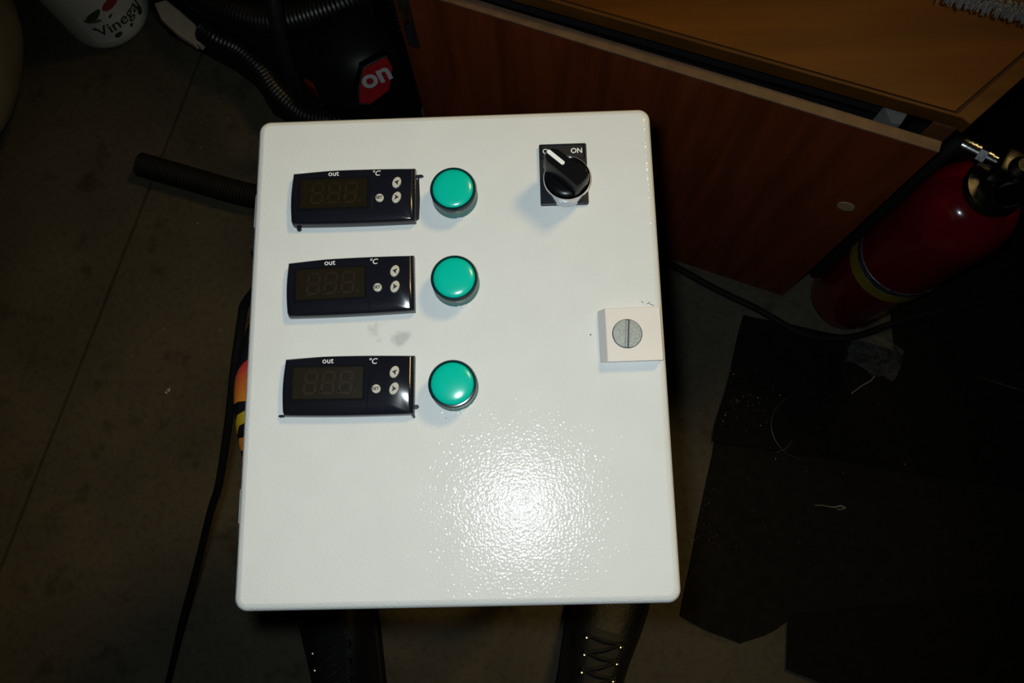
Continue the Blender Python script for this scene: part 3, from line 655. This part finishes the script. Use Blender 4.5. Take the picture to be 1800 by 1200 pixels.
# ------------------------------------------------------------------ vacuum cleaner
VC = (-0.42, 0.88, 0.0)
vac = tag(empty('vacuum_cleaner', VC), 'black vacuum cleaner with red badge and ribbed hoses behind the enclosure', 'vacuum cleaner')
def vlink(name, b, material, parent=vac, smooth=True, **kw): shift(b, vac); return link(name, b, material, parent, smooth, **kw)
b = bmesh.new()
poly = [(-0.700, 0.945), (-0.694, 0.905), (-0.668, 0.878), (-0.60, 0.838), (-0.545, 0.806), (-0.505, 0.775), (-0.482, 0.745), (-0.465, 0.715), (-0.43, 0.695), (-0.24, 0.695), (-0.21, 0.74), (-0.215, 1.05), (-0.35, 1.12), (-0.60, 1.05)]
add_prism(b, poly, 0.004, 0.055, bevel=0.012); vlink('floor_head', b, 'vacuum_black')
b = bmesh.new(); add_prism(b, [(-0.676, 0.905), (-0.660, 0.872), (-0.629, 0.843), (-0.595, 0.820), (-0.581, 0.836), (-0.598, 0.862), (-0.626, 0.888), (-0.654, 0.912)], 0.050, 0.066, bevel=0.004); st = vlink('cream_panel', b, 'cream_strip'); st['label'] = 'cream coloured panel'
b = bmesh.new(); add_prism(b, [(-0.593, 0.8225), (-0.586, 0.818), (-0.578, 0.829), (-0.584, 0.8335)], 0.050, 0.068, bevel=0.002); vlink('cream_clip', b, 'cream_strip')
b = bmesh.new(); add_lathe(b, [(0, 0.05), (0.080, 0.05), (0.084, 0.07), (0.083, 0.16), (0.076, 0.20), (0.055, 0.235), (0.03, 0.247), (0, 0.25)], (-0.272, 0.712, 0), 56); body = vlink('canister', b, 'vacuum_black')
b = bmesh.new(); add_tube(b, spline([(-0.37, 0.66, 0.16), (-0.366, 0.665, 0.24), (-0.362, 0.70, 0.32), (-0.352, 0.76, 0.38), (-0.34, 0.86, 0.45)], 0.015), 0.011, 14); vlink('wand', b, 'vacuum_grey')
# badge on the canister shoulder
bn = Vector((0.301, -0.622, 0.723)).normalized(); bu = Vector((0.900, 0.436, 0.0)); bv = bn.cross(bu)
bc = Vector((-0.229, 0.6324, 0.25))
MB = Matrix(((bu.x, bv.x, bn.x, bc.x), (bu.y, bv.y, bn.y, bc.y), (bu.z, bv.z, bn.z, bc.z), (0, 0, 0, 1)))
bpoly = [(-0.0093, 0.0230), (0.0262, 0.0252), (0.0288, 0.0069), (0.0115, -0.0190), (-0.0214, -0.0262), (-0.0361, -0.0180), (-0.0263, 0.0025)]
b = bmesh.new(); add_prism(b, [(x * 1.14, y * 1.16) for x, y in bpoly], -0.075, -0.0018, mtx=MB, bevel=0.003); vlink('badge_mount', b, 'vacuum_black')
b = bmesh.new(); add_prism(b, bpoly, -0.002, 0.0006, mtx=MB, bevel=0.0004); badge = vlink('badge', b, 'badge_red', smooth=False)
b = text_bm('on', 0.040, 0.0001, bold=0.0011); 
for v in b.verts: v.co.x = v.co.x * 1.10 + 0.002; v.co.y = v.co.y * 0.92 + 0.0062
for v in b.verts:
    k = 0.35; v.co.x, v.co.y = v.co.x - k * 0.25 * v.co.y, v.co.y
b.transform(MB @ Matrix.Translation((0, 0, 0.0008))); vlink('lettering', b, 'badge_grey', badge, False)
# hoses
b = bmesh.new(); ribbed(b, [(-0.66, 0.985, 0.1),(-0.590, 0.895, 0.12),(-0.5069, 0.832, 0.14),(-0.4226, 0.7965, 0.16),(-0.3396, 0.7925, 0.19),(-0.2609, 0.8017, 0.22),(-0.2052, 0.8336, 0.24)], 0.026, 0.0075, 0.003); vlink('hose', b, 'hose_black', autos=80)
b = bmesh.new(); ribbed(b, [(-0.572, 0.838, 0.078), (-0.548, 0.820, 0.079), (-0.509, 0.800, 0.075), (-0.470, 0.762, 0.075), (-0.437, 0.716, 0.075), (-0.385, 0.672, 0.08), (-0.325, 0.652, 0.10), (-0.292, 0.662, 0.125), (-0.305, 0.690, 0.15)], 0.022, 0.0075, 0.003); vlink('hose', b, 'hose_black', autos=80)
b = bmesh.new(); ribbed(b, [(-0.205, 0.80, 0.06), (-0.222, 0.735, 0.055), (-0.235, 0.69, 0.045), (-0.27, 0.64, 0.04), (-0.33, 0.60, 0.035)], 0.019, 0.0065, 0.0025); vlink('hose', b, 'hose_black', autos=80)
b = bmesh.new(); ribbed(b, [(-0.30, 0.93, 0.30), (-0.26, 0.85, 0.30), (-0.215, 0.80, 0.25), (-0.20, 0.76, 0.16)], 0.021, 0.0075, 0.003); vlink('hose', b, 'hose_black', autos=80)
b = bmesh.new(); add_box(b, (-0.3755, 0.7235, 0.074), (0.026, 0.0060, 0.042), R(-36), 0.0015); vlink('catch', b, 'catch_red')['label'] = 'small red catch'
b = bmesh.new(); add_tube(b, spline([(-0.27, 0.83, 0.34), (-0.250, 0.775, 0.26), (-0.225, 0.72, 0.15), (-0.205, 0.70, 0.07), (-0.186, 0.668, 0.02), (-0.182, 0.61, 0.006), (-0.176, 0.55, 0.005), (-0.13, 0.48, 0.005)], 0.01), 0.0036, 10)
vlink('power_lead', b, 'hose_black')

# ------------------------------------------------------------------ loose ribbed hose on the floor
b = bmesh.new(); ribbed(b, [(-0.690, 0.614, 0.0215), (-0.60, 0.586, 0.0215), (-0.49, 0.553, 0.0215), (-0.36, 0.53, 0.0215), (-0.22, 0.50, 0.0215)], 0.0215, 0.0055, 0.002, 22)
tag(link('ribbed_hose', b, 'black_rubber', None, True, autos=80), 'loose black ribbed hose end lying on the concrete left of the enclosure', 'hose')

# ------------------------------------------------------------------ black mats and an added black sheet on the right
def wavy(poly, seed, amp=0.0025, step=0.02):
    out = []
    for i in range(len(poly)):
        a, c = Vector(poly[i]), Vector(poly[(i + 1) % len(poly)]); n = max(1, int((c - a).length / step)); d = (c - a).normalized(); nn = Vector((-d.y, d.x))
        for k in range(n):
            p = a.lerp(c, k / n); w = amp * noise.noise(Vector((p.x * 14 + seed, p.y * 14, seed))) if k else 0
            out.append((p.x + nn.x * w, p.y + nn.y * w))
    return out
def floor_mat_obj(poly, z0, z1, label, material, seed):
    b = bmesh.new(); add_prism(b, wavy(poly, seed), z0, z1, bevel=0.0012)
    return tag(link('floor_mat', b, material), label, 'mat', 'black floor mats')
floor_mat_obj([(0.3483, 0.3368), (0.2848, 0.1283), (0.90, 0.03), (1.25, 0.05), (1.25, 0.10), (0.7927, 0.205), (0.5098, 0.3015)], 0.0045, 0.0085, 'black rubber mat in front of the fire extinguisher, overlapping the next mat', 'mat_rubber', 1.3)
floor_mat_obj([(0.300, 0.165), (0.2894, 0.1283), (0.2221, -0.1388), (0.265, -0.163), (0.3111, -0.1799), (0.350, -0.168), (0.385, -0.148), (0.90, -0.10), (1.25, -0.05), (1.25, 0.08), (0.88, 0.06)], 0.0, 0.004, 'worn black mat right of the white enclosure with a curled lower edge', 'mat_worn', 4.1)
floor_mat_obj([(0.3876, -0.1383), (0.3774, -0.2164), (0.4358, -0.2400), (0.55, -0.60), (1.25, -0.60), (1.25, -0.045), (0.90, -0.085)], 0.0042, 0.0082, 'black rubber mat in the lower right corner', 'mat_rubber', 7.7)
floor_mat_obj([(0.592, 0.2755), (0.7927, 0.2085), (1.40, 0.065), (1.40, 1.5), (0.75, 1.5), (0.66, 0.70), (0.60, 0.45), (0.592, 0.33)], 0.0, 0.004, 'added black sheet over the floor behind the fire extinguisher reaching under the cabinet side', 'mat_rubber', 2.2)  # sheet added to keep this stretch of floor black

# ------------------------------------------------------------------ cord on the floor by the cabinet
b = bmesh.new(); add_tube(b, spline([(0.05, 0.50, 0.006), (0.14, 0.474, 0.006), (0.222, 0.432, 0.006), (0.30, 0.385, 0.006), (0.372, 0.345, 0.010), (0.445, 0.300, 0.0152), (0.52, 0.296, 0.0152), (0.60, 0.322, 0.0120), (0.70, 0.347, 0.0105), (0.82, 0.372, 0.0105), (1.0, 0.42, 0.0105)], 0.012), 0.0058, 12)
tag(link('extension_cord', b, 'black_rubber', None, True), 'black cable snaking along the floor past the fire extinguisher base', 'cord')

# ------------------------------------------------------------------ crumpled clear plastic wrap
b = bmesh.new(); nx, ny = 22, 18; vv = []
for j in range(ny):
    row = []
    for i in range(nx):
        u, v = i / (nx - 1) - .5, j / (ny - 1) - .5
        h = 0.018 * max(0, 1 - (u * u + v * v) * 3.4) * (0.5 + abs(noise.noise(Vector((u * 5, v * 5, 2.2)))) * 2.2)
        row.append(b.verts.new((u * 0.085 + 0.006 * noise.noise(Vector((v * 6, u * 3, 5))), v * 0.06 + 0.006 * noise.noise(Vector((u * 6, v * 3, 9))), h)))
    vv.append(row)
for j in range(ny - 1):
    for i in range(nx - 1): b.faces.new((vv[j][i], vv[j][i + 1], vv[j + 1][i + 1], vv[j + 1][i]))
bmesh.ops.solidify(b, geom=list(b.faces), thickness=0.0003)
tag(link('plastic_wrap', b, 'clear_film', None, True, loc=(0.556, 0.268, 0.009), rotz=R(-25), autos=20), 'crumpled clear plastic wrap on the black mat near the extinguisher', 'plastic wrap')

# ------------------------------------------------------------------ wires and lint on the mats
def wire(name, pts, rad, material, label, cat, group=None):
    b = bmesh.new(); add_tube(b, spline(pts, 0.006), rad, 6); return tag(link(name, b, material, None, True), label, cat, group)
wire('wire_loop', [(0.385 + 0.060 * math.cos(R(t)) + 0.055, 0.150 + 0.055 * math.sin(R(t)), 0.0096) for t in range(75, 300, 12)], 0.0008, 'wire_dark', 'thin dark wire curled in an open loop on the mat', 'wire')
wire('wire_piece', [(0.512, 0.29, 0.0096), (0.5053, 0.2526, 0.0096), (0.506, 0.225, 0.0096), (0.513, 0.200, 0.0096)], 0.0008, 'wire_dark', 'thin dark wire curving down from the plastic wrap', 'wire')
wire('wire_piece', [(0.512, 0.203, 0.0098), (0.530, 0.216, 0.0102), (0.545, 0.224, 0.0104), (0.552, 0.232, 0.0100)], 0.0010, 'lint', 'pale twig-like thread below the plastic wrap', 'thread')
wire('wire_piece', [(0.385, 0.108, 0.0096), (0.402, 0.116, 0.0098), (0.413, 0.130, 0.0096)], 0.0008, 'wire_dark', 'short grey wire beside the wire loop', 'wire')
b = bmesh.new(); c = spline([(0.4403, 0.0263, 0.0053), (0.452, 0.0262, 0.0062), (0.463, 0.0240, 0.0070), (0.472, 0.0236, 0.0074), (0.480, 0.0255, 0.0072), (0.487, 0.0219, 0.0056)], 0.003)
add_tube(b, c, [0.0007 + 0.0013 * (i / len(c)) ** 2 for i in range(len(c))], 8); add_tube(b, spline([(0.486, 0.0225, 0.006), (0.481, 0.020, 0.0055), (0.474, 0.0205, 0.0055)], 0.003), 0.0009, 6)
tag(link('lint_strand', b, 'lint', None, True), 'pale twisted strand of lint on the worn black mat', 'lint')
wire('lint_curl', [(0.70, 0.200, 0.0092), (0.72, 0.207, 0.0096), (0.745, 0.203, 0.0096), (0.765, 0.198, 0.0092)], 0.0005, 'wire_dark', 'thin pale lint curl at the right side of the mat', 'lint')

# crumbs: nobody could count them
def crumbs(name, spots, label, seed):
    rnd = random.Random(seed); b = bmesh.new()
    for (x, y, z, sx, sy, n, s0, s1) in spots:
        for _ in range(n):
            px, py = rnd.gauss(x, sx), rnd.gauss(y, sy); s = rnd.uniform(s0, s1) * (1 if rnd.random() < .85 else 1.7)
            t = bmesh.new(); bmesh.ops.create_icosphere(t, subdivisions=1, radius=s)
            for v in t.verts: v.co *= rnd.uniform(0.6, 1.2); v.co.z *= 0.6
            t.transform(Matrix.Translation((px, py, z + s * 0.35)) @ Matrix.Rotation(rnd.uniform(0, 6.3), 4, 'Z')); merge(b, t)
    return tag(link(name, b, 'crumb'), label, 'crumbs', None, 'stuff')
crumbs('mat_crumbs', [(0.345, 0.185, 0.0085, 0.035, 0.022, 70, 0.0003, 0.0007), (0.47, 0.16, 0.0085, 0.12, 0.06, 30, 0.0003, 0.0007)], 'tiny pale crumbs scattered on the upper black mat', 5)
crumbs('mat_crumbs', [(0.265, -0.005, 0.004, 0.022, 0.025, 35, 0.0003, 0.0006), (0.40, -0.03, 0.004, 0.07, 0.04, 22, 0.0003, 0.0006)], 'tiny pale crumbs scattered on the worn black mat', 6)
crumbs('floor_crumbs', [(-0.62, 0.35, 0.0, 0.13, 0.30, 34, 0.0004, 0.0009), (-0.42, -0.13, 0.0, 0.05, 0.03, 10, 0.0004, 0.0010), (0.27, 0.30, 0.0, 0.03, 0.10, 10, 0.0003, 0.0007), (-0.56, 0.69, 0.0, 0.03, 0.05, 6, 0.0006, 0.0011)], 'tiny pale crumbs scattered over the concrete floor', 8)
b = bmesh.new(); add_tube(b, [(-0.6170, 0.2095, 0.002), (-0.6150, 0.2105, 0.003), (-0.6130, 0.2125, 0.002), (-0.6112, 0.2140, 0.003), (-0.6098, 0.2170, 0.002), (-0.6090, 0.2195, 0.002)], [0.0012, 0.0030, 0.0016, 0.0034, 0.0014, 0.0010], 7)
tag(link('paper_scrap', b, 'crumb', None, True), 'small pale scrap on the concrete left of the enclosure', 'scrap')

# ------------------------------------------------------------------ black work boots at the bottom edge
def boot(x, y, yaw, mirror, label):
    """toe points to +y of its own frame; origin under the lacing"""
    o = tag(empty('work_boot', (x, y, 0), yaw), label, 'boot', 'black work boots')
    # foot loft: (y, half width, height, x shift)
    secs = [(-0.175, 0.018, 0.060), (-0.165, 0.032, 0.085), (-0.135, 0.040, 0.125), (-0.09, 0.041, 0.140), (-0.05, 0.043, 0.128), (-0.01, 0.047, 0.108), (0.03, 0.052, 0.090), (0.07, 0.055, 0.078), (0.10, 0.053, 0.072), (0.125, 0.046, 0.066), (0.142, 0.034, 0.056), (0.150, 0.018, 0.045)]
    b = bmesh.new(); rings = []; N = 20
    for (yy, hw, hh) in secs:
        ring = []
        for k in range(N + 1):
            a = math.pi * k / N; cx = math.cos(a); sz = math.sin(a)
            px = hw * math.copysign(abs(cx) ** 0.62, cx); pz = 0.022 + (hh - 0.022) * sz ** 0.72
            ring.append(b.verts.new((px + mirror * 0.006 * max(0, yy) / 0.15, yy, pz)))
        rings.append(ring)
    for p, q in zip(rings[:-1], rings[1:]):
        for k in range(N): b.faces.new((p[k], p[k + 1], q[k + 1], q[k]))
        b.faces.new((p[0], q[0], q[N], p[N]))
    b.faces.new(rings[0]); b.faces.new(list(reversed(rings[-1])))
    # ankle shaft
    sh = [(0.09, 0.046, 0.056, -0.105), (0.13, 0.045, 0.056, -0.108), (0.17, 0.047, 0.058, -0.112), (0.21, 0.050, 0.060, -0.115), (0.212, 0.045, 0.055, -0.115), (0.15, 0.040, 0.050, -0.112)]
    pr = None
    for (z, rx, ry, yc) in sh:
        cur = [b.verts.new((rx * math.cos(2 * math.pi * k / 28), yc + ry * math.sin(2 * math.pi * k / 28), z)) for k in range(28)]
        if pr:
            for k in range(28): b.faces.new((pr[k], pr[(k + 1) % 28], cur[(k + 1) % 28], cur[k]))
        pr = cur
    b.faces.new(pr)
    link('upper', b, 'leather_black', o, True, autos=55)
    # sole
    out = []
    for (yy, hw, hh) in secs: out.append((hw + 0.005 + mirror * 0.006 * max(0, yy) / 0.15, yy))
    left = [(-(hw + 0.005) + mirror * 0.006 * max(0, yy) / 0.15, yy) for (yy, hw, hh) in reversed(secs)]
    b = bmesh.new(); add_prism(b, out + left, 0.0, 0.026, bevel=0.003); link('sole', b, 'black_rubber', o, True)
    # tongue, eyelets, laces along the instep
    def top(yy, t):
        for (a, c) in zip(secs[:-1], secs[1:]):
            if a[0] <= yy <= c[0]:
                f = (yy - a[0]) / (c[0] - a[0]); hw = a[1] + (c[1] - a[1]) * f; hh = a[2] + (c[2] - a[2]) * f
        ang = math.pi * (0.5 - t * 0.5); cx = math.cos(ang); sz = math.sin(ang)
        return Vector((hw * math.copysign(abs(cx) ** 0.62, cx), yy, 0.022 + (hh - 0.022) * sz ** 0.72))
    b = bmesh.new(); g = [[b.verts.new(top(0.035 - 0.016 * j, t) + Vector((0, 0, 0.0025))) for t in (-0.16, -0.08, 0, 0.08, 0.16)] for j in range(9)]
    for j in range(8):
        for i in range(4): b.faces.new((g[j][i], g[j][i + 1], g[j + 1][i + 1], g[j + 1][i]))
    link('tongue', b, 'black_vinyl', o, True)
    rows = [0.022, 0.000, -0.022, -0.044, -0.066]
    prev = None
    for j, yy in enumerate(rows):
        L, Rr = top(yy, -0.20) + Vector((0, 0, 0.003)), top(yy, 0.20) + Vector((0, 0, 0.003))
        for P_ in (L, Rr):
            b = bmesh.new(); add_lathe(b, [(0.0022, 0.0), (0.0050, 0.0), (0.0052, 0.0012), (0.0040, 0.0022), (0.0024, 0.0016), (0.0022, 0.0)], P_, 16); link('eyelet', b, 'eyelet', o, True)
        b = bmesh.new(); mid = top(yy, 0) + Vector((0, 0, 0.009)); add_tube(b, spline([L, mid, Rr], 0.006), 0.0024, 8)
        if j + 1 < len(rows):
            L2 = top(rows[j + 1], -0.20) + Vector((0, 0, 0.004)); m2 = (Rr + L2) / 2 + Vector((0, 0, 0.010)); add_tube(b, spline([Rr, m2, L2], 0.006), 0.0024, 8)
        link('lace', b, 'lace_black', o, True)
    return o
boot(-0.2885, -0.197, R(14), -1, 'black leather work boot below the left end of the enclosure')
boot(0.0915, -0.185, R(-15), 1, 'black leather work boot below the right end of the enclosure')
